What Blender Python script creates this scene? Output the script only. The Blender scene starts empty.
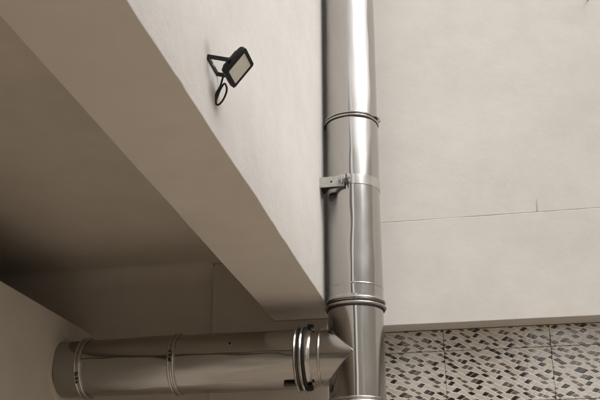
import bpy, math, random
from mathutils import Vector, Matrix, noise

random.seed(7)
SC = bpy.context.scene
COL = SC.collection
R = math.radians

# ------------------------------------------------------------------ camera
# layout units: camera at (0,0,0), +Y towards the far wall, 1 unit = 2 m, eye height 1.6 m
S = 2.0
EYE = 1.6
def P(x, y, z):
    return Vector((x * S, y * S, z * S + EYE))

cam_d = bpy.data.cameras.new('camera')
cam_d.sensor_width = 36.0
cam_d.lens = 36.0 * 945.0 / 600.0
cam_d.clip_start = 0.05
cam_d.clip_end = 500.0
cam = bpy.data.objects.new('camera', cam_d)
COL.objects.link(cam)
cam.location = (0, 0, EYE)
cam.rotation_euler = (R(90 + 21.906), 0, R(11.488))
SC.camera = cam

# ------------------------------------------------------------------ sky + sun (bright overcast)
SUN_ELEV, SUN_AZ = 50.0, 122.0          # azimuth clockwise from +Y: to the right, a little behind the camera
w = bpy.data.worlds.new('World')
SC.world = w
w.use_nodes = True
nt = w.node_tree
nt.nodes.clear()
sky = nt.nodes.new('ShaderNodeTexSky')
sky.sky_type = 'NISHITA'
sky.sun_disc = False
sky.sun_elevation = R(SUN_ELEV)
sky.sun_rotation = R(SUN_AZ)
sky.dust_density = 4.0
sky.air_density = 1.0
hsv = nt.nodes.new('ShaderNodeHueSaturation')
hsv.inputs['Saturation'].default_value = 0.08      # cloud cover takes the blue out
tint = nt.nodes.new('ShaderNodeMix')
tint.data_type = 'RGBA'
tint.blend_type = 'MULTIPLY'
tint.inputs[0].default_value = 1.0
tint.inputs[7].default_value = (1.0, 0.985, 0.965, 1)
bg = nt.nodes.new('ShaderNodeBackground')
bg.inputs['Strength'].default_value = 0.14
wo = nt.nodes.new('ShaderNodeOutputWorld')
nt.links.new(sky.outputs[0], hsv.inputs['Color'])
nt.links.new(hsv.outputs[0], tint.inputs[6])
nt.links.new(tint.outputs[2], bg.inputs['Color'])
nt.links.new(bg.outputs[0], wo.inputs['Surface'])

sd = bpy.data.lights.new('sun', 'SUN')
sd.energy = 0.8
sd.angle = R(35)
sd.color = (1.0, 0.97, 0.935)
sun = bpy.data.objects.new('sun', sd)
COL.objects.link(sun)
dirv = Vector((math.sin(R(SUN_AZ)) * math.cos(R(SUN_ELEV)), math.cos(R(SUN_AZ)) * math.cos(R(SUN_ELEV)), math.sin(R(SUN_ELEV))))
sun.rotation_euler = dirv.to_track_quat('Z', 'Y').to_euler()

SC.view_settings.view_transform = 'Standard'
SC.view_settings.look = 'None'
SC.view_settings.exposure = 0.63
SC.view_settings.gamma = 1.0
SC.cycles.max_bounces = 10
SC.cycles.diffuse_bounces = 6
SC.cycles.use_denoising = True

# ------------------------------------------------------------------ material helpers
def new_mat(name):
    m = bpy.data.materials.new(name)
    m.use_nodes = True
    n = m.node_tree
    b = n.nodes['Principled BSDF']
    return m, n, b

def N(nt, t, **kw):
    n = nt.nodes.new(t)
    for k, v in kw.items():
        setattr(n, k, v)
    return n

def math_n(nt, op, a, b=None, c=None):
    n = nt.nodes.new('ShaderNodeMath')
    n.operation = op
    for i, v in enumerate((a, b, c)):
        if v is None:
            continue
        if isinstance(v, (int, float)):
            n.inputs[i].default_value = v
        else:
            nt.links.new(v, n.inputs[i])
    return n.outputs[0]

def ramp(nt, fac, stops):
    r = nt.nodes.new('ShaderNodeValToRGB')
    e = r.color_ramp.elements
    while len(e) < len(stops):
        e.new(0.5)
    for el, (p, c) in zip(e, stops):
        el.position = p
        el.color = (*c, 1)
    nt.links.new(fac, r.inputs[0])
    return r.outputs[0]

def mixc(nt, fac, a, b, blend='MIX'):
    n = nt.nodes.new('ShaderNodeMix')
    n.data_type = 'RGBA'
    n.blend_type = blend
    for i, v in ((0, fac), (6, a), (7, b)):
        if isinstance(v, (int, float)):
            n.inputs[i].default_value = v
        elif isinstance(v, tuple):
            n.inputs[i].default_value = (*v, 1)
        else:
            nt.links.new(v, n.inputs[i])
    return n.outputs[2]

def noise_n(nt, vec, scale, detail=4, rough=0.55, stretch=None):
    if stretch:
        mp = nt.nodes.new('ShaderNodeMapping')
        mp.inputs['Scale'].default_value = stretch
        nt.links.new(vec, mp.inputs['Vector'])
        vec = mp.outputs[0]
    n = nt.nodes.new('ShaderNodeTexNoise')
    n.inputs['Scale'].default_value = scale
    n.inputs['Detail'].default_value = detail
    n.inputs['Roughness'].default_value = rough
    nt.links.new(vec, n.inputs['Vector'])
    return n.outputs['Fac']

def plaster(name, col, dirt=0.06, bump=0.25, rough=0.85, spots=0.5, smudges=()):
    m, n, b = new_mat(name)
    g = N(n, 'ShaderNodeNewGeometry').outputs['Position']
    big = noise_n(n, g, 1.1, 5)
    mid = noise_n(n, g, 6.0, 6, 0.6)
    f = math_n(n, 'ADD', math_n(n, 'MULTIPLY', big, 0.65), math_n(n, 'MULTIPLY', mid, 0.35))
    d = tuple(c * (1 - dirt * 2.2) for c in col)
    l = tuple(min(0.86, c * (1 + dirt * 0.6)) for c in col)
    c = ramp(n, f, [(0.34, d), (0.62, l)])
    # sparse grime specks and scuffs
    sp = noise_n(n, g, 38.0, 3, 0.6)
    spm = math_n(n, 'MULTIPLY', math_n(n, 'SMOOTH_MIN', math_n(n, 'MAXIMUM', math_n(n, 'SUBTRACT', sp, 0.66), 0.0), 0.1, 0.02), 4.0 * spots)
    c = mixc(n, spm, c, tuple(q * 0.5 for q in col))
    for (pt, rad, amt) in smudges:              # grey spots fading out round each given point
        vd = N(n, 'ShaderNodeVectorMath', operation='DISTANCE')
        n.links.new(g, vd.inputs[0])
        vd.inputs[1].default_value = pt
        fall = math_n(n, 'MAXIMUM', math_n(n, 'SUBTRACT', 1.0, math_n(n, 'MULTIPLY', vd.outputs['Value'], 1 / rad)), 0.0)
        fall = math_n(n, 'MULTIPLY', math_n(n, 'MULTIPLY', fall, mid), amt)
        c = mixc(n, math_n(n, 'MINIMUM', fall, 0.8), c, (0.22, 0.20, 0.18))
    n.links.new(c, b.inputs['Base Color'])
    b.inputs['Roughness'].default_value = rough
    b.inputs['Specular IOR Level'].default_value = 0.25
    fine = noise_n(n, g, 170.0, 3, 0.7)
    trow = noise_n(n, g, 14.0, 5, 0.6)
    vor = N(n, 'ShaderNodeTexVoronoi')
    vor.inputs['Scale'].default_value = 26.0
    n.links.new(g, vor.inputs['Vector'])
    pits = math_n(n, 'MINIMUM', vor.outputs['Distance'], 0.12)
    h = math_n(n, 'ADD', math_n(n, 'MULTIPLY', fine, 0.20), math_n(n, 'ADD', math_n(n, 'MULTIPLY', trow, 0.9), math_n(n, 'MULTIPLY', pits, 0.6)))
    bp = N(n, 'ShaderNodeBump')
    bp.inputs['Strength'].default_value = bump
    bp.inputs['Distance'].default_value = 0.012
    n.links.new(h, bp.inputs['Height'])
    n.links.new(bp.outputs[0], b.inputs['Normal'])
    return m

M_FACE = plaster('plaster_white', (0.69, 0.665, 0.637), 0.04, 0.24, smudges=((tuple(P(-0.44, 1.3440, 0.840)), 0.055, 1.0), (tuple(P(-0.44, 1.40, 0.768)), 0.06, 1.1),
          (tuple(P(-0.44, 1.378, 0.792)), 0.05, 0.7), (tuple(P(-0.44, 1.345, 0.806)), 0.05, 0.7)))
M_WALL = plaster('plaster_cream', (0.69, 0.664, 0.626), 0.05, 0.13, spots=0.25)
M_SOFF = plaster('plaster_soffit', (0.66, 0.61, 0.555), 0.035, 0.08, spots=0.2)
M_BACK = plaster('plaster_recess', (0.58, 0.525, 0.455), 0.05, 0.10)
M_LOW = plaster('plaster_low_wall', (0.62, 0.575, 0.515), 0.05, 0.12)
M_OPP = plaster('render_grey', (0.80, 0.78, 0.74), 0.05, 0.2)
M_DARK = plaster('render_dark', (0.30, 0.275, 0.25), 0.06, 0.2)
M_PALE = plaster('render_pale', (0.80, 0.78, 0.74), 0.05, 0.2)

def plain(name, col, rough=0.5, metal=0.0, var=0.12, nscale=30.0):
    m, n, b = new_mat(name)
    g = N(n, 'ShaderNodeNewGeometry').outputs['Position']
    f = noise_n(n, g, nscale, 4)
    c = ramp(n, f, [(0.3, tuple(q * (1 - var) for q in col)), (0.7, tuple(min(1, q * (1 + var)) for q in col))])
    n.links.new(c, b.inputs['Base Color'])
    n.links.new(math_n(n, 'ADD', rough - 0.06, math_n(n, 'MULTIPLY', f, 0.12)), b.inputs['Roughness'])
    b.inputs['Metallic'].default_value = metal
    return m

def steel(name, axis, col=(0.53, 0.512, 0.49), rough=0.14):
    """rolled stainless sheet: fine brush lines round the pipe, smudges, soft ripples"""
    m, n, b = new_mat(name)
    g = N(n, 'ShaderNodeNewGeometry').outputs['Position']
    st = {'Z': (1, 1, 60), 'X': (60, 1, 1)}[axis]
    brush = noise_n(n, g, 6.0, 3, 0.6, stretch=st)
    smud = noise_n(n, g, 5.0, 5, 0.65)
    c = mixc(n, smud, tuple(q * 0.88 for q in col), col)
    c = mixc(n, math_n(n, 'MULTIPLY', brush, 0.14), c, tuple(q * 0.72 for q in col))
    n.links.new(c, b.inputs['Base Color'])
    b.inputs['Metallic'].default_value = 1.0
    tg = N(n, 'ShaderNodeTangent', direction_type='RADIAL', axis=axis)
    n.links.new(tg.outputs[0], b.inputs['Tangent'])
    b.inputs['Anisotropic'].default_value = 0.85
    b.inputs['Anisotropic Rotation'].default_value = 0.25
    r = math_n(n, 'ADD', rough - 0.07, math_n(n, 'ADD', math_n(n, 'MULTIPLY', smud, 0.12), math_n(n, 'MULTIPLY', brush, 0.03)))
    n.links.new(r, b.inputs['Roughness'])
    rip = noise_n(n, g, 5.0, 2, 0.4, stretch={'Z': (1, 1, 0.35), 'X': (0.35, 1, 1)}[axis])
    h = math_n(n, 'ADD', math_n(n, 'MULTIPLY', rip, 1.0), math_n(n, 'MULTIPLY', noise_n(n, g, 2.2, 1, 0.3), 0.8))
    bp = N(n, 'ShaderNodeBump')
    bp.inputs['Strength'].default_value = 0.5
    bp.inputs['Distance'].default_value = 0.010
    n.links.new(h, bp.inputs['Height'])
    n.links.new(bp.outputs[0], b.inputs['Normal'])
    return m

M_STV = steel('steel_upright', 'Z')
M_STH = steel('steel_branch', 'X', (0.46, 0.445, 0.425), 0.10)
M_BAND = plain('steel_band', (0.55, 0.53, 0.505), 0.2, 1.0, 0.1)
M_GALV = plain('galvanised', (0.46, 0.445, 0.42), 0.42, 0.75, 0.10, 60)
M_STRAP = plain('strap_steel', (0.66, 0.63, 0.60), 0.20, 1.0, 0.05, 20)
M_SEAM = plain('seam_dark', (0.10, 0.09, 0.08), 0.35, 1.0, 0.2)  # dark metal for the pipe seams and the latch
M_GASK = plain('black_gasket', (0.012, 0.011, 0.010), 0.6, 0.0, 0.2)
M_BOLT = plain('bolt_dark', (0.035, 0.032, 0.03), 0.45, 0.6, 0.2)
M_BLACK = plain('black_cast_metal', (0.007, 0.0066, 0.006), 0.55, 0.0, 0.25, 60)
M_RUB = plain('black_rubber', (0.02, 0.019, 0.018), 0.55, 0.0, 0.2)
for mm in (M_BLACK, M_RUB):
    mm.node_tree.nodes['Principled BSDF'].inputs['Specular IOR Level'].default_value = 0.25
M_LENS = plain('frosted_glass', (0.80, 0.80, 0.75), 0.16, 0.0, 0.05, 40)
M_GROUT = plain('grout', (0.24, 0.21, 0.18), 0.9, 0.0, 0.25, 80)
M_CRACK = plain('crack_dirt', (0.42, 0.39, 0.35), 0.95, 0.0, 0.3, 80)
M_GROUND = plaster('paving', (0.45, 0.39, 0.32), 0.12, 0.3, 0.7)

# printed mosaic tile
def tile_mat():
    m, n, b = new_mat('printed_mosaic_tile')
    tc = N(n, 'ShaderNodeTexCoord').outputs['Object']
    sep = N(n, 'ShaderNodeSeparateXYZ')
    n.links.new(tc, sep.inputs[0])
    x, z = sep.outputs[0], sep.outputs[2]
    TAU = 2 * math.pi
    # wavy warp, periodic in one tile (0.6 x 0.3)
    s1 = math_n(n, 'SINE', math_n(n, 'ADD', math_n(n, 'MULTIPLY', x, TAU / 0.15), math_n(n, 'MULTIPLY', z, TAU / 0.3)))
    s2 = math_n(n, 'SINE', math_n(n, 'ADD', math_n(n, 'MULTIPLY', z, TAU / 0.15), math_n(n, 'MULTIPLY', x, TAU / 0.3)))
    s3 = math_n(n, 'SINE', math_n(n, 'ADD', math_n(n, 'MULTIPLY', x, TAU / 0.2), math_n(n, 'MULTIPLY', z, -TAU / 0.1)))
    xx = math_n(n, 'ADD', x, math_n(n, 'ADD', math_n(n, 'MULTIPLY', s2, 0.0055), math_n(n, 'MULTIPLY', s3, 0.0018)))
    zz = math_n(n, 'ADD', z, math_n(n, 'MULTIPLY', s1, 0.0062))
    u = math_n(n, 'ADD', math_n(n, 'MULTIPLY', xx, 1 / 0.0545), math_n(n, 'MULTIPLY', zz, 1 / 0.0273))   # bands falling to the right
    v = math_n(n, 'SUBTRACT', math_n(n, 'MULTIPLY', xx, 1 / 0.0545), math_n(n, 'MULTIPLY', zz, 1 / 0.0273))
    fu, fv = math_n(n, 'FLOOR', u), math_n(n, 'FLOOR', v)
    ru, rv = math_n(n, 'FRACT', u), math_n(n, 'FRACT', v)
    comb = N(n, 'ShaderNodeCombineXYZ')
    n.links.new(fu, comb.inputs[0]); n.links.new(fv, comb.inputs[1])
    wn = N(n, 'ShaderNodeTexWhiteNoise')
    wn.noise_dimensions = '3D'
    n.links.new(comb.outputs[0], wn.inputs['Vector'])
    hsh = wn.outputs['Value']
    k = math_n(n, 'FLOORED_MODULO', math_n(n, 'ADD', fv, math_n(n, 'MULTIPLY', fu, 2.0)), 4.0)
    is0 = math_n(n, 'LESS_THAN', k, 0.5)
    is1 = math_n(n, 'COMPARE', k, 1.0, 0.3)
    dark = math_n(n, 'ADD', math_n(n, 'MULTIPLY', is0, math_n(n, 'LESS_THAN', hsh, 0.62)), math_n(n, 'MULTIPLY', is1, math_n(n, 'LESS_THAN', hsh, 0.10)))
    midm = math_n(n, 'ADD', math_n(n, 'MULTIPLY', is0, math_n(n, 'GREATER_THAN', hsh, 0.62)), math_n(n, 'MULTIPLY', is1, math_n(n, 'GREATER_THAN', hsh, 0.50)))
    # gap round each diamond, shrunk unevenly so sizes differ
    eu = math_n(n, 'MINIMUM', ru, math_n(n, 'SUBTRACT', 1.0, ru))
    ev = math_n(n, 'MINIMUM', rv, math_n(n, 'SUBTRACT', 1.0, rv))
    e = math_n(n, 'MINIMUM', eu, ev)
    shr = math_n(n, 'ADD', 0.03, math_n(n, 'MULTIPLY', math_n(n, 'POWER', hsh, 3.0), 0.10))
    inside = math_n(n, 'GREATER_THAN', e, shr)
    dark = math_n(n, 'MULTIPLY', dark, inside)
    midm = math_n(n, 'MULTIPLY', midm, inside)
    # pale wavy line along the bands
    line = math_n(n, 'LESS_THAN', eu, 0.085)
    g = N(n, 'ShaderNodeNewGeometry').outputs['Position']
    st = noise_n(n, g, 20.0, 4, 0.6, stretch=(1, 1, 3))
    base = ramp(n, st, [(0.3, (0.56, 0.515, 0.455)), (0.7, (0.70, 0.655, 0.59))])
    band = math_n(n, 'MULTIPLY', math_n(n, 'FRACT', math_n(n, 'MULTIPLY', fu, 0.37)), 0.30)
    base = mixc(n, band, base, (0.44, 0.40, 0.345))
    c = mixc(n, line, base, (0.84, 0.81, 0.76))
    c = mixc(n, midm, c, (0.15, 0.112, 0.083))
    c = mixc(n, dark, c, (0.017, 0.010, 0.007))
    n.links.new(c, b.inputs['Base Color'])
    b.inputs['Roughness'].default_value = 0.15
    b.inputs['Specular IOR Level'].default_value = 0.5
    b.inputs['Coat Weight'].default_value = 1.0
    b.inputs['Coat Roughness'].default_value = 0.04
    b.inputs['Coat IOR'].default_value = 1.65
    hmap = math_n(n, 'ADD', math_n(n, 'SMOOTH_MIN', math_n(n, 'MULTIPLY', e, 3.0), 0.6, 0.3), math_n(n, 'MULTIPLY', st, 0.2))
    bp = N(n, 'ShaderNodeBump')
    bp.inputs['Strength'].default_value = 0.13
    bp.inputs['Distance'].default_value = 0.004
    n.links.new(hmap, bp.inputs['Height'])
    n.links.new(bp.outputs[0], b.inputs['Normal'])
    n.links.new(bp.outputs[0], b.inputs['Coat Normal'])
    return m
M_TILE = tile_mat()

# ------------------------------------------------------------------ mesh helpers
class MB:
    """collects world-space geometry, then links it as ONE mesh object"""
    def __init__(self):
        self.v, self.f = [], []
    def add(self, verts, faces):
        o = len(self.v)
        self.v += [Vector(q) for q in verts]
        self.f += [tuple(i + o for i in fc) for fc in faces]
        return self
    def box(self, a, b):
        (x0, y0, z0), (x1, y1, z1) = a, b
        vs = [(x, y, z) for z in (z0, z1) for y in (y0, y1) for x in (x0, x1)]
        return self.add(vs, [(0, 2, 3, 1), (4, 5, 7, 6), (0, 1, 5, 4), (2, 6, 7, 3), (0, 4, 6, 2), (1, 3, 7, 5)])
    def obox(self, c, ex, ey, ez):
        """box round c with half-axes ex, ey, ez"""
        c, ex, ey, ez = map(Vector, (c, ex, ey, ez))
        vs = [c + ex * i + ey * j + ez * k for k in (-1, 1) for j in (-1, 1) for i in (-1, 1)]
        return self.add(vs, [(0, 2, 3, 1), (4, 5, 7, 6), (0, 1, 5, 4), (2, 6, 7, 3), (0, 4, 6, 2), (1, 3, 7, 5)])
    def lathe(self, o, ax, prof, seg=96, dent=0.0, seed=0.0, caps=True):
        """prof: list of (t along ax, radius); dent = radial unevenness in metres"""
        o, ax = Vector(o), Vector(ax).normalized()
        a = ax.orthogonal().normalized()
        bb = ax.cross(a)
        vs, fs = [], []
        for (t, r) in prof:
            for k in range(seg):
                an = 2 * math.pi * k / seg
                d = a * math.cos(an) + bb * math.sin(an)
                rr = r
                if dent:
                    rr += dent * (0.75 * noise.noise(Vector((math.cos(an) * 1.6 + seed, math.sin(an) * 1.6, t * 1.9 + seed))) + 0.25 * noise.noise(Vector((math.cos(an) * 3.6 + seed, math.sin(an) * 3.6, t * 5.5 + seed))))
                vs.append(o + ax * t + d * rr)
        for i in range(len(prof) - 1):
            for k in range(seg):
                k2 = (k + 1) % seg
                fs.append((i * seg + k, i * seg + k2, (i + 1) * seg + k2, (i + 1) * seg + k))
        if caps:
            fs.append(tuple(reversed(range(seg))))
            fs.append(tuple(range((len(prof) - 1) * seg, len(prof) * seg)))
        return self.add(vs, fs)
    def tube(self, pts, r, seg=10, closed=False):
        pts = [Vector(q) for q in pts]
        n = len(pts)
        vs, fs = [], []
        nrm = None
        for i, p in enumerate(pts):
            t = (pts[(i + 1) % n] - pts[i - 1]) if closed else (pts[min(i + 1, n - 1)] - pts[max(i - 1, 0)])
            t.normalize()
            if nrm is None:
                nrm = t.orthogonal().normalized()
            nrm = (nrm - t * nrm.dot(t)).normalized()
            bb = t.cross(nrm)
            for k in range(seg):
                an = 2 * math.pi * k / seg
                vs.append(p + (nrm * math.cos(an) + bb * math.sin(an)) * r)
        for i in range(n if closed else n - 1):
            j = (i + 1) % n
            for k in range(seg):
                k2 = (k + 1) % seg
                fs.append((i * seg + k, i * seg + k2, j * seg + k2, j * seg + k))
        if not closed:
            fs.append(tuple(reversed(range(seg))))
            fs.append(tuple(range((n - 1) * seg, n * seg)))
        return self.add(vs, fs)
    def extrude(self, sections):
        """sections: rings of equal length, joined in order and capped"""
        k = len(sections[0])
        vs = [q for s in sections for q in s]
        fs = []
        for i in range(len(sections) - 1):
            for j in range(k):
                j2 = (j + 1) % k
                fs.append((i * k + j, i * k + j2, (i + 1) * k + j2, (i + 1) * k + j))
        fs.append(tuple(reversed(range(k))))
        fs.append(tuple(range((len(sections) - 1) * k, len(sections) * k)))
        return self.add(vs, fs)
    def build(self, name, mat, parent=None, origin=None, smooth=None, bevel=0.0):
        if origin is None:
            if parent is None:
                xs = [q.x for q in self.v]; ys = [q.y for q in self.v]; zs = [q.z for q in self.v]
                origin = Vector(((min(xs) + max(xs)) / 2, (min(ys) + max(ys)) / 2, min(zs)))
            else:
                origin = sum(self.v, Vector()) / len(self.v)
        me = bpy.data.meshes.new(name)
        me.from_pydata([q - origin for q in self.v], [], self.f)
        import bmesh
        bm = bmesh.new(); bm.from_mesh(me)
        bmesh.ops.recalc_face_normals(bm, faces=bm.faces)
        bm.to_mesh(me); bm.free()
        me.materials.append(mat)
        if smooth is not None:
            me.polygons.foreach_set('use_smooth', [True] * len(me.polygons))
            me.set_sharp_from_angle(angle=R(smooth))
        o = bpy.data.objects.new(name, me)
        COL.objects.link(o)
        if parent is not None:
            o.parent = parent
            o.location = origin - wloc(parent)
        else:
            o.location = origin
        if bevel:
            md = o.modifiers.new('bevel', 'BEVEL')
            md.width = bevel; md.segments = 2; md.limit_method = 'ANGLE'; md.angle_limit = R(40)
        return o

def wloc(o):
    p = Vector(o.location)
    while o.parent:
        o = o.parent
        p += Vector(o.location)
    return p

def tag(o, label, cat, group=None):
    o['label'] = label
    o['category'] = cat
    if group:
        o['group'] = group
    return o

def thing(name, loc, label, cat, group=None):
    o = bpy.data.objects.new(name, None)
    o.empty_display_size = 0.1
    COL.objects.link(o)
    o.location = loc
    return tag(o, label, cat, group)

# ------------------------------------------------------------------ key dimensions (layout units)
XB, XI = -0.4345, -0.618       # beam: outer face, inner face
ZB = 0.710                    # beam soffit
ZC = 0.900                    # recess ceiling
XL, ZL = -1.199, 0.7035       # low wall on the left: face, top
YW = 2.652                    # plaster wall face
YT = 2.7276                   # tiled wall face
ZT = 0.678                    # underside of the plaster wall
YP, XP = 2.500, -0.3522       # flue axis
ZH = 0.558                    # branch axis height
ZTOP = 2.10
ZTOPB = 3.20                  # unseen extra height of the beam wall, added to block sky on the left
ZFLOOR = -EYE / S
YNEAR = -1.5

# ------------------------------------------------------------------ structure
# ground
mb = MB()
mb.add([(-40, -40, 0), (40, -40, 0), (40, 40, 0), (-40, 40, 0)], [(0, 1, 2, 3)])
g = mb.build('ground', M_GROUND)
g['kind'] = 'structure'

# white beam with the storey wall above it, slightly uneven plastered arrises
secs = []
NS = 280
for i in range(NS + 1):
    y = YNEAR + (YW + 0.06 - YNEAR) * i / NS
    j1 = noise.noise(Vector((y * 5, 1.3, 0))) * 0.0022 + noise.noise(Vector((y * 19, 4.3, 0))) * 0.0016
    j1 += 0.0030 * math.exp(-((y - 1.222) / 0.016) ** 2) + 0.0018 * math.exp(-((y - 1.86) / 0.012) ** 2)   # chipped arris
    j2 = noise.noise(Vector((y * 5, 7.7, 0))) * 0.0012
    k = 0.0035
    ring = [(XB, ZTOPB), (XB + j2 * 0.5, ZB + 0.25), (XB + j2, ZB + k + j1), (XB - k * 0.3 + j2, ZB + k * 0.3 + j1), (XB - k + j2, ZB + j1 * 0.6),
            ((XB + XI) / 2, ZB), (XI + k, ZB + j2 * 0.6), (XI + k * 0.3, ZB + k * 0.3 + j2), (XI, ZB + k + j2), (XI, ZTOPB)]
    secs.append([P(x, y, z) for x, z in ring])
beam = thing('building_wall', P((XB + XI) / 2, 1.0, ZB), 'white plastered upper wall carrying the floodlight, its underside a wide beam', 'wall')
mb = MB().extrude(secs)
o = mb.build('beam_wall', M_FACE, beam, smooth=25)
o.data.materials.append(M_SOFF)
for pl in o.data.polygons:                      # same white paint; the soffit's browner bounce light is put into its colour
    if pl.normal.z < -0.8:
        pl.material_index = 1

# courtyard wall over the tiles: two plaster panels with a rough joint between them
wall = thing('building_wall', P(1.0, YW, ZT), 'cream plastered wall above the patterned tiles, crossed by a thin joint', 'wall')
XR = 2.6
def panel(z0, z1, dy, seedz, jit0, jit1):
    n = 120
    x0, x1 = XB - 0.010, XR
    vs, fs = [], []
    for i in range(n + 1):
        x = x0 + (x1 - x0) * i / n
        a = noise.noise(Vector((x * 6, seedz, 0))) * 0.0022 + noise.noise(Vector((x * 23, seedz, 2))) * 0.0010
        b_ = noise.noise(Vector((x * 6, seedz + 5, 0))) * 0.0022 + noise.noise(Vector((x * 23, seedz + 5, 2))) * 0.0010
        y = YW + dy
        za, zb = z0 + a * jit0, z1 + b_ * jit1
        vs += [P(x, y + 0.0012, za), P(x, y, za + 0.0014), P(x, y, zb - 0.0014), P(x, y + 0.0012, zb), P(x, YT + 0.09, zb), P(x, YT + 0.09, za)]
    for i in range(n):
        for j in range(6):
            j2 = (j + 1) % 6
            fs.append((i * 6 + j, i * 6 + j2, i * 6 + 6 + j2, i * 6 + 6 + j))
    fs += [tuple(range(6)), tuple(range(n * 6, n * 6 + 6))]
    return MB().add(vs, fs)
ZJ = 0.9945
panel(ZT, ZJ - 0.0005, 0.0, 3.1, 0.35, 0.5).build('plaster_panel', M_WALL, wall, smooth=30)
panel(ZJ + 0.0005, ZTOP, 0.0009, 9.4, 0.5, 0.0).build('plaster_panel', M_WALL, wall, smooth=30)
# short crack running up from the joint
cr = []
for (x, z, wd) in ((0.1655, 0.9955, 0.0022), (0.1668, 1.008, 0.0020), (0.1662, 1.022, 0.0013), (0.1684, 1.038, 0.0003)):
    cr.append([P(x - wd, YW + 0.0006, z), P(x + wd, YW + 0.0006, z), P(x + wd, YW + 0.0030, z), P(x - wd, YW + 0.0030, z)])
MB().extrude(cr).build('crack', M_CRACK, wall)

# nail high in the wall
nl = thing('nail', P(0.385, YW, 1.689), 'small dark nail left high in the cream plastered wall', 'nail')
MB().lathe(P(0.385, YW + 0.01, 1.689), (0, -1, 0.25), [(0, 0.003), (0.05, 0.003)], 10).build('shank', M_BOLT, nl, smooth=40)
MB().lathe(P(0.385, YW + 0.01, 1.689) + Vector((0, -1, 0.25)).normalized() * 0.0505, (0, -1, 0.25), [(0, 0.006), (0.003, 0.006)], 12).build('head', M_BOLT, nl, smooth=40)

# tiled wall
tw = thing('tiled_wall', P(0.9, YT + 0.05, ZFLOOR), 'tiled wall of glossy beige mosaic print with dark brown diamonds', 'wall')
XT0 = -0.30 - 0.129 + 0.0
MB().box(P(XB - 0.02, YT + 0.006, ZFLOOR), P(XR, YT + 0.088, ZT - 0.001)).build('wall_body', M_GROUT, tw)
TWD, THT, GR = 0.300, 0.150, 0.0010
tile_cache = {}
def tile_mesh(x0, x1, z0, z1):
    key = tuple(round(q, 4) for q in (x0, x1, z0, z1))
    if key in tile_cache:
        return tile_cache[key]
    bv, d = 0.0012, 0.007
    c = []
    for (dy, i) in ((d, 0), (bv, 0), (0.0, bv)):
        c.append([Vector((a * S, dy * S, b_ * S)) for a, b_ in ((x0 + i, z0 + i), (x1 - i, z0 + i), (x1 - i, z1 - i), (x0 + i, z1 - i))])
    vs = [q for r_ in c for q in r_]
    fs = []
    for i in range(2):
        for j in range(4):
            j2 = (j + 1) % 4
            fs.append((i * 4 + j, i * 4 + j2, i * 4 + 4 + j2, i * 4 + 4 + j))
    fs.append((8, 9, 10, 11))
    me = bpy.data.meshes.new('tile')
    me.from_pydata(vs, [], fs)
    me.materials.append(M_TILE)
    tile_cache[key] = me
    return me
zg = 0.614
row = 0
zlo = zg
while zlo > ZFLOOR - 0.0001:
    pass_z = zlo
    col = -1
    while -0.129 + col * TWD < XR - 0.05:
        xl = -0.129 + col * TWD
        x0 = GR / 2 if xl > XB else XB - 0.015 - xl
        h1 = min(THT - GR / 2, ZT - 0.002 - zlo)
        me = tile_mesh(x0, TWD - GR / 2, GR / 2, h1)
        o = bpy.data.objects.new('tile', me)
        COL.objects.link(o)
        o.parent = tw
        o.location = P(xl + random.uniform(-1, 1) * 0.0003, YT + random.uniform(-0.0005, 0.0005), zlo) - wloc(tw)
        col += 1
    zlo -= THT

# recess: back wall, pier under the beam, ceiling, low wall with dark space behind
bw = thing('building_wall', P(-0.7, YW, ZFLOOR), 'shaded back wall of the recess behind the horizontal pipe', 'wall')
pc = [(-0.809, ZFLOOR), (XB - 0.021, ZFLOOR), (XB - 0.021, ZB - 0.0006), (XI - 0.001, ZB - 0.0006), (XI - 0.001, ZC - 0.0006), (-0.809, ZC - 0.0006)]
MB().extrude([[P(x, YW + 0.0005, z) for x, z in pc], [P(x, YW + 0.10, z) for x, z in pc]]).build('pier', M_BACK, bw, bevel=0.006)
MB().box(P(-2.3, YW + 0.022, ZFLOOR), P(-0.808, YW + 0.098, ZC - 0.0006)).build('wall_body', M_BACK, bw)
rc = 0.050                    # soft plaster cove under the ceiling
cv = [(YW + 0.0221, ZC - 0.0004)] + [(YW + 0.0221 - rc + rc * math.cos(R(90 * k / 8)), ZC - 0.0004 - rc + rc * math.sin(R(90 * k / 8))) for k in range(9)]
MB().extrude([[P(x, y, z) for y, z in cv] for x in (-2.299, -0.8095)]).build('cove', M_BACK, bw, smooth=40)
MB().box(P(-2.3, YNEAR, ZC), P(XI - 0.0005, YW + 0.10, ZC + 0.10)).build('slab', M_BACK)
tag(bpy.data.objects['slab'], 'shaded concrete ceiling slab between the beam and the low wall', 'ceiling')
bpy.data.objects['slab'].name = 'ceiling_slab'
tag(MB().box(P(XL - 0.06, YNEAR, ZFLOOR), P(XL, YW + 0.0215, ZL)).build('low_wall', M_LOW, bevel=0.008),
    'low grey plastered side wall that the horizontal pipe runs into', 'wall')
tag(MB().box(P(-2.35, YNEAR, ZFLOOR), P(-2.301, YW + 0.10, ZC + 0.10)).build('building_wall', M_BACK), 'inner wall of the dark space beyond the low wall', 'wall')
tag(MB().box(P(-2.299, YNEAR - 0.05, ZFLOOR), P(XL - 0.001, YNEAR - 0.001, ZC + 0.10)).build('building_wall', M_BACK), 'end wall closing the dark space beyond the low wall', 'wall')

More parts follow.
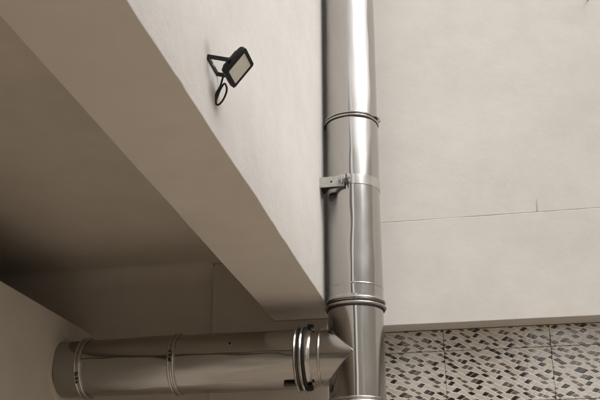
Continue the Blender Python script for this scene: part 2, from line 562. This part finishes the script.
# unseen yard buildings; gap, heights and tones set for the pipe and tile reflections
def building(a, b_, mat, label):
    return tag(MB().box(a, b_).build('building', mat), label, 'building')
building((-9, -8.0, 0), (0.70, -7, 10.0), M_DARK, 'unseen dark building across the yard, added for reflections, left of the gap')
building((2.35, -8.0, 0), (9, -7, 10.0), M_OPP, 'unseen pale building across the yard, added for reflections, right of the gap')
building((7.0, -5.0, 0), (10.0, 6.5, 8.0), M_PALE, 'unseen pale rendered side building, added for reflections, enclosing the yard')

# ------------------------------------------------------------------ the flue
fl = thing('flue_pipe', P(XP, YP, 0.30), 'stainless steel flue, upright pipe with a horizontal branch joined by a tee', 'pipe')
RV, RH, RB = 0.0770 * S, 0.0810 * S, 0.0764 * S
def vz(z):
    return P(XP, YP, z)
def vpipe(z0, z1, r, name, n=40, seed=0.0, dent=0.0042):
    h = (z1 - z0) * S
    return MB().lathe(vz(z0), (0, 0, 1), [(h * i / n, r) for i in range(n + 1)], 128, dent, seed).build(name, M_STV, fl, smooth=35)
Z1, Z2 = 1.254, 0.6990            # joints
vpipe(Z1, ZTOP + 0.15, RV - 0.001, 'pipe_section', 80, 3.3)
vpipe(Z2, Z1 - 0.0005, RV, 'pipe_section', 60, 8.1)

def bead_profile(c, half, r, pr, beads):
    """band with rounded beads: c centre, beads = [(offset, half width, height)]"""
    pts = [(c - half, r - 0.012), (c - half, r + pr)]
    for (o_, hw, hh) in beads:
        for i in range(9):
            a = math.pi * i / 8
            pts.append((c + o_ - hw * math.cos(a), r + pr + hh * math.sin(a)))
    pts += [(c + half, r + pr), (c + half, r - 0.012)]
    return pts
UP = (0, 0, 1)
# upper joint: narrow locking band
cb = MB().lathe(vz(Z1), UP, bead_profile(0.0, 0.016, RV, 0.002, [(-0.009, 0.006, 0.007), (0.009, 0.006, 0.007)]), 128, caps=False).build('clamp_band', M_BAND, fl, smooth=50)
def bolt(c, d, ln, r, mat, parent, head=1.8):
    c, d = Vector(c), Vector(d).normalized()
    m = MB().lathe(c - d * ln / 2, d, [(0, r), (ln, r)], 12)
    m.lathe(c - d * (ln / 2 + r * 1.2), d, [(0, r * head), (r * 1.2, r * head)], 6)
    m.lathe(c + d * (ln / 2), d, [(0, r * head), (r * 1.2, r * head)], 6)
    return m.build('bolt', mat, parent, smooth=40)
an = R(-14)
bp_ = vz(Z1) + Vector((math.cos(an), math.sin(an), 0)) * (RV + 0.012)
MB().obox(bp_, Vector((math.cos(an), math.sin(an), 0)) * 0.010, Vector((-math.sin(an), math.cos(an), 0)) * 0.016, (0, 0, 0.009)).build('lug', M_BAND, cb)
bolt(bp_, (-math.sin(an), math.cos(an), 0), 0.05, 0.004, M_BOLT, cb)
# lower joint: heavier double-beaded band
MB().lathe(vz(Z2), UP, bead_profile(0.0, 0.030, RV, 0.002, [(-0.019, 0.009, 0.014), (0.011, 0.008, 0.011)]), 128, caps=False).build('clamp_band', M_BAND, fl, smooth=50)
MB().lathe(vz(0.744), UP, bead_profile(0.0, 0.006, RV, 0.0002, [(0, 0.005, 0.0022)]), 128, caps=False).build('rib', M_STV, fl, smooth=50)
def gasket(o_, ax, t, half, r, parent):
    MB().lathe(o_, ax, [(t - half, r - 0.008), (t - half, r), (t + half, r), (t + half, r - 0.008)], 128, caps=False).build('gasket', M_GASK, parent, smooth=50)
gasket(vz(Z2), UP, -0.0325, 0.0024, RV + 0.0055, fl)
gasket(vz(Z2), UP, -0.0040, 0.0032, RV + 0.0055, fl)
gasket(vz(Z1), UP, 0.0, 0.0022, RV + 0.0045, fl)
gasket(vz(Z1), UP, -0.0180, 0.0016, RV + 0.0040, fl)
# tee body
tee = vpipe(0.435, Z2 - 0.0005, RV - 0.0015, 'tee', 20, 5.5, 0.0008)
XJ = -0.470
blen = (XP - XJ) * S
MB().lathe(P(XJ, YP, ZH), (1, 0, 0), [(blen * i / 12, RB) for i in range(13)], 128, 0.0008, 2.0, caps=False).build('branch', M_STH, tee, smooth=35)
pts = []
Rt = RV - 0.0015
for i in range(97):
    th = 2 * math.pi * i / 97
    yy, zz = RB * math.cos(th), RB * math.sin(th)
    pts.append(P(XP, YP, ZH) + Vector((-math.sqrt(max(0, Rt * Rt - yy * yy)), yy, zz)))
MB().tube(pts, 0.0018, 8, True).build('weld', M_STH, tee, smooth=60)
MB().lathe(P(-0.4455, YP, ZH), (1, 0, 0), bead_profile(0.0, 0.008, RB, 0.0002, [(0, 0.007, 0.006)]), 128, caps=False).build('rib', M_BAND, tee, smooth=50)
# lower joint and condensate cap below it
MB().lathe(vz(0.432), UP, bead_profile(0.0, 0.020, RV, 0.002, [(-0.008, 0.008, 0.009), (0.011, 0.006, 0.006)]), 128, caps=False).build('clamp_band', M_BAND, fl, smooth=50)
MB().lathe(vz(0.30), UP, [(0, 0.02), (0.004, RV * 0.9), (0.02, RV), (0.26, RV)], 96).build('end_cap', M_STV, fl, smooth=35)

# horizontal run
def hpipe(x0, x1, r, seed, n=40):
    L = (x1 - x0) * S
    return MB().lathe(P(x0, YP, ZH), (1, 0, 0), [(L * i / n, r) for i in range(n + 1)], 128, 0.0075, seed).build('pipe_section', M_STH, fl, smooth=35)
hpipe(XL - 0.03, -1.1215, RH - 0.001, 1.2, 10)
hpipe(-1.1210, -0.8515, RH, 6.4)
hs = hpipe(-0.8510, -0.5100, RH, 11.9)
AX = (1, 0, 0)
for (xa, xb_, az) in ((-1.109, -0.864, 7), (-0.838, -0.512, 5)):      # lock seams
    q = []
    for k in range(21):
        a_ = R(az + 0.6 * math.sin(k * 0.9))
        dd = Vector((0, -math.cos(a_), math.sin(a_)))
        q.append(P(xa + (xb_ - xa) * k / 20, YP, ZH) + dd * (RH + 0.0004))
    MB().tube(q, 0.0026, 8).build('seam', M_SEAM, fl, smooth=60)
for xc in (-1.1212, -0.8512):
    cb = MB().lathe(P(xc, YP, ZH), AX, bead_profile(0.0, 0.022, RH, 0.002, [(-0.013, 0.008, 0.009), (0.012, 0.008, 0.009)]), 128, caps=False).build('clamp_band', M_BAND, fl, smooth=50)
    an = R(4 if xc > -1 else -28)
    d = Vector((0, -math.cos(an), math.sin(an)))
    tn = Vector((0, math.sin(an), math.cos(an)))
    c = P(xc, YP, ZH) + d * (RH + 0.014)
    for s_ in (-1, 1):
        MB().obox(c + tn * 0.011 * s_, (0.012, 0, 0), d * 0.012, tn * 0.0028).build('lug', M_BAND, cb)
    bolt(c + d * 0.002, tn, 0.05, 0.0045, M_BOLT, cb)
# flanged coupling to the tee, with black fixing lugs
cp = MB().lathe(P(-0.490, YP, ZH), AX, [(-0.044, RH - 0.01), (-0.044, RH + 0.010), (-0.041, RH + 0.019), (-0.035, RH + 0.023), (-0.029, RH + 0.019), (-0.026, RH + 0.006),
        (-0.014, RH + 0.006), (-0.011, RH + 0.017), (-0.005, RH + 0.021), (0.002, RH + 0.017), (0.005, RH + 0.002), (0.026, RH + 0.001), (0.036, RB + 0.008), (0.044, RB + 0.005), (0.044, RB - 0.01)], 128, caps=False).build('coupling', M_BAND, fl, smooth=32)
gasket(P(-0.490, YP, ZH), AX, 0.0130, 0.0065, RH + 0.012, cp)
gasket(P(-0.490, YP, ZH), AX, -0.0200, 0.0045, RH + 0.0085, cp)
for an in (R(76), R(-72)):
    d = Vector((0, -math.cos(an), math.sin(an)))
    tn = Vector((0, math.sin(an), math.cos(an)))
    c = P(-0.474, YP, ZH) + d * (RH + 0.014)
    MB().obox(c, (0.016, 0, 0), d * 0.010, tn * 0.015).build('lug', M_BLACK, cp, bevel=0.003)
# draw latch lying along the underside of the coupling
an = R(-62)
d = Vector((0, -math.cos(an), math.sin(an)))
tn = Vector((0, math.sin(an), math.cos(an)))
MB().obox(P(-0.524, YP, ZH) + d * (RH + 0.010), (0.040, 0, 0), d * 0.008, tn * 0.010).build('latch', M_SEAM, fl, bevel=0.003)
# small screw plug on the run
an = R(24)
d = Vector((0, -math.cos(an), math.sin(an)))
pl = MB().lathe(P(-0.686, YP, ZH) + d * (RH - 0.003), d, [(0, 0.015), (0.006, 0.015), (0.008, 0.012)], 24).build('plug', M_BAND, hs, smooth=35)
MB().lathe(P(-0.686, YP, ZH) + d * (RH + 0.0052), d, [(0, 0.008), (0.006, 0.008)], 6).build('screw', M_BOLT, fl, smooth=30)
# mortar ring where the pipe enters the low wall
MB().lathe(P(XL, YP, ZH), AX, [(-0.02, RH + 0.03), (0.003, RH + 0.022), (0.008, RH + 0.008), (0.009, RH - 0.004)], 64, 0.014, 4.4, caps=False).build('mortar_collar', M_BACK, fl, smooth=40)

# ------------------------------------------------------------------ bracket on the upright pipe
ZK = 1.0480
bk = thing('pipe_bracket', P(XB, YP - 0.08, ZK - 0.02), 'galvanised bracket strapping the upright pipe to the white wall', 'bracket')
MB().lathe(vz(ZK), UP, [(-0.029, RV - 0.002), (-0.029, RV + 0.0035), (0.029, RV + 0.0035), (0.029, RV - 0.002)], 128, caps=False).build('strap', M_STRAP, bk, smooth=35)
yf = YP - 0.0765 - 0.012
MB().box(P(XB + 0.0006, yf, ZK - 0.0155 - 0.010), P(-0.364, yf + 0.0025, ZK + 0.0155 - 0.010)).build('arm', M_GALV, bk, bevel=0.0012)
zq = ZK - 0.0255
gp = [P(XB + 0.0006, yf + 0.0025, zq), P(-0.366, yf + 0.0025, zq), P(-0.374, yf + 0.010, zq), P(-0.412, yf + 0.018, zq), P(-0.428, yf + 0.050, zq), P(XB + 0.0006, yf + 0.055, zq)]
MB().extrude([gp, [q + Vector((0, 0, 0.004)) for q in gp]]).build('gusset', M_BOLT, bk)
wp = [P(XB + 0.0004, yf + 0.003, zq), P(XB + 0.0004, yf + 0.055, zq), P(XB + 0.0004, yf + 0.05, zq - 0.014), P(XB + 0.0004, yf + 0.035, zq - 0.019), P(XB + 0.0004, yf + 0.015, zq - 0.012)]
MB().extrude([wp, [q + Vector((0.005, 0, 0)) for q in wp]]).build('wall_plate', M_GALV, bk)
MB().lathe(P(-0.4005, yf, ZK - 0.010), (0, -1, 0), [(-0.001, 0.006), (0.0012, 0.006)], 16).build('bolt_hole', M_BOLT, bk)
c = P(-0.367, yf - 0.004, ZK - 0.008)
for s_ in (-1, 1):
    MB().obox(c + Vector((0.013 * s_ + 0.008, 0, 0)), (0.0028, 0, 0), (0, 0.020, 0), (0, 0, 0.026)).build('ear', M_BOLT if s_ > 0 else M_GALV, bk, bevel=0.001)
bolt(c + Vector((0.008, -0.008, 0.002)), (1, 0, 0.2), 0.055, 0.0055, M_GALV, bk)

# ------------------------------------------------------------------ floodlight
Y1, Y2 = 1.3450, 1.4030
ym = (Y1 + Y2) / 2
lt = thing('floodlight', P(XB, ym, 0.80), 'small black floodlight tilted downwards on the white wall', 'floodlight')
# lamp plane: lower edge (x,z) to upper edge (x,z), normal right and down
lo, hi = Vector((-0.402, 0.7935)), Vector((-0.3665, 0.8380))
tdir = (hi - lo).normalized()
nn = Vector((tdir.y, -tdir.x))          # facing outwards and down
ctr = (lo + hi) / 2
def L(a, y, d):
    """a along the tilt, y across, d out of the face; layout units"""
    q = ctr + tdir * a + nn * d
    return P(q.x, ym + y, q.y)
ha, hy = (hi - lo).length / 2, (Y2 - Y1) / 2
def rrect(a, y, d, r, n=5):
    out = []
    for (sa, sy, a0) in ((1, 1, 0), (-1, 1, 90), (-1, -1, 180), (1, -1, 270)):
        for i in range(n + 1):
            t = R(a0 + 90 * i / n)
            out.append(L(sa * (a - r) + r * math.cos(t), sy * (y - r) + r * math.sin(t), d))
    return out
body = MB().extrude([rrect(ha * 0.80, hy * 0.80, -0.0150, 0.004), rrect(ha * 0.95, hy * 0.95, -0.0115, 0.005), rrect(ha, hy, -0.0080, 0.005), rrect(ha, hy, -0.0008, 0.005), rrect(ha - 0.001, hy - 0.001, 0.0, 0.0045),
        rrect(ha * 0.76, hy * 0.76, 0.0, 0.003), rrect(ha * 0.75, hy * 0.75, -0.0016, 0.003)]).build('housing', M_BLACK, lt, smooth=30)
MB().extrude([rrect(ha * 0.748, hy * 0.748, -0.0014, 0.003), rrect(ha * 0.748, hy * 0.748, -0.0006, 0.003)]).build('lens', M_LENS, lt, smooth=30)
for i in range(5):                       # cooling fins on the back
    y = hy * (-0.6 + 0.3 * i)
    a_ = [L(-ha * 0.72, y - 0.0007, -0.0149), L(ha * 0.72, y - 0.0007, -0.0149), L(ha * 0.60, y - 0.0007, -0.0195), L(-ha * 0.60, y - 0.0007, -0.0195)]
    b_ = [L(-ha * 0.72, y + 0.0007, -0.0149), L(ha * 0.72, y + 0.0007, -0.0149), L(ha * 0.60, y + 0.0007, -0.0195), L(-ha * 0.60, y + 0.0007, -0.0195)]
    MB().extrude([a_, b_]).build('fin', M_BLACK, body)
# U bracket: flat foot on the wall along Y, one arm at each end reaching to the pivots
bx, bz = XB, 0.828
pv = ctr + tdir * (-0.006) + nn * (-0.008)
HB = hy + 0.0022
ub = MB()
def flat(p0, p1, wd, th_dir, th):
    p0, p1, th_dir = Vector(p0), Vector(p1), Vector(th_dir).normalized()
    ax = (p1 - p0)
    sd_ = ax.normalized().cross(th_dir)
    ub.obox((p0 + p1) / 2, ax / 2, sd_ * wd / 2, th_dir * th / 2)
flat(P(bx + 0.0011, ym - HB, bz), P(bx + 0.0011, ym + HB, bz), 0.018, (1, 0, 0), 0.003)
for s_ in (-1, 1):
    flat(P(bx + 0.0005, ym + s_ * HB, bz), P(pv.x, ym + s_ * HB, pv.y), 0.016, (0, 1, 0), 0.003)
ub.build('mounting_bracket', M_BLACK, lt, bevel=0.001)
for s_ in (-1, 1):
    bolt(P(pv.x, ym + s_ * (HB - 0.0006), pv.y), (0, 1, 0), 0.012, 0.0035, M_BOLT, lt)
MB().lathe(P(bx + 0.0018, ym, bz), (1, 0, 0), [(0, 0.006), (0.004, 0.005)], 10).build('screw', M_GALV, lt, smooth=40)
# cable gland and cable loop
cg = L(-ha * 0.55, 0.004, -0.0150)
bd = Vector((-nn.x, 0, -nn.y))
MB().lathe(cg, bd, [(0, 0.009), (0.014, 0.009), (0.020, 0.006)], 14).build('cable_gland', M_GALV, lt, smooth=40)
def catmull(ps, n=10):
    ps = [Vector(q) for q in ps]
    out = []
    q = [ps[0] * 2 - ps[1]] + ps + [ps[-1] * 2 - ps[-2]]
    for i in range(1, len(q) - 2):
        for k in range(n):
            t = k / n
            a, b_, c_, d_ = q[i - 1], q[i], q[i + 1], q[i + 2]
            out.append(0.5 * ((2 * b_) + (c_ - a) * t + (2 * a - 5 * b_ + 4 * c_ - d_) * t * t + (3 * b_ - a - 3 * c_ + d_) * t ** 3))
    out.append(ps[-1])
    return out
c0 = cg + bd * 0.018
cable = catmull([c0, P(-0.4246, 1.3950, 0.7990), P(-0.4320, 1.3980, 0.7870), P(-0.4340, 1.4000, 0.7750), P(-0.4325, 1.4010, 0.7660), P(-0.4280, 1.4010, 0.7650), P(-0.4205, 1.4000, 0.7730), P(-0.4152, 1.4000, 0.7870),
                 P(-0.4152, 1.4000, 0.7975), P(-0.4198, 1.4020, 0.8055), P(-0.4262, 1.4040, 0.7990), P(-0.4320, 1.4070, 0.7880), P(-0.4362, 1.4090, 0.7760), P(-0.4378, 1.4110, 0.7660)])
MB().tube(cable, 0.0036, 10).build('cable', M_RUB, lt, smooth=60)
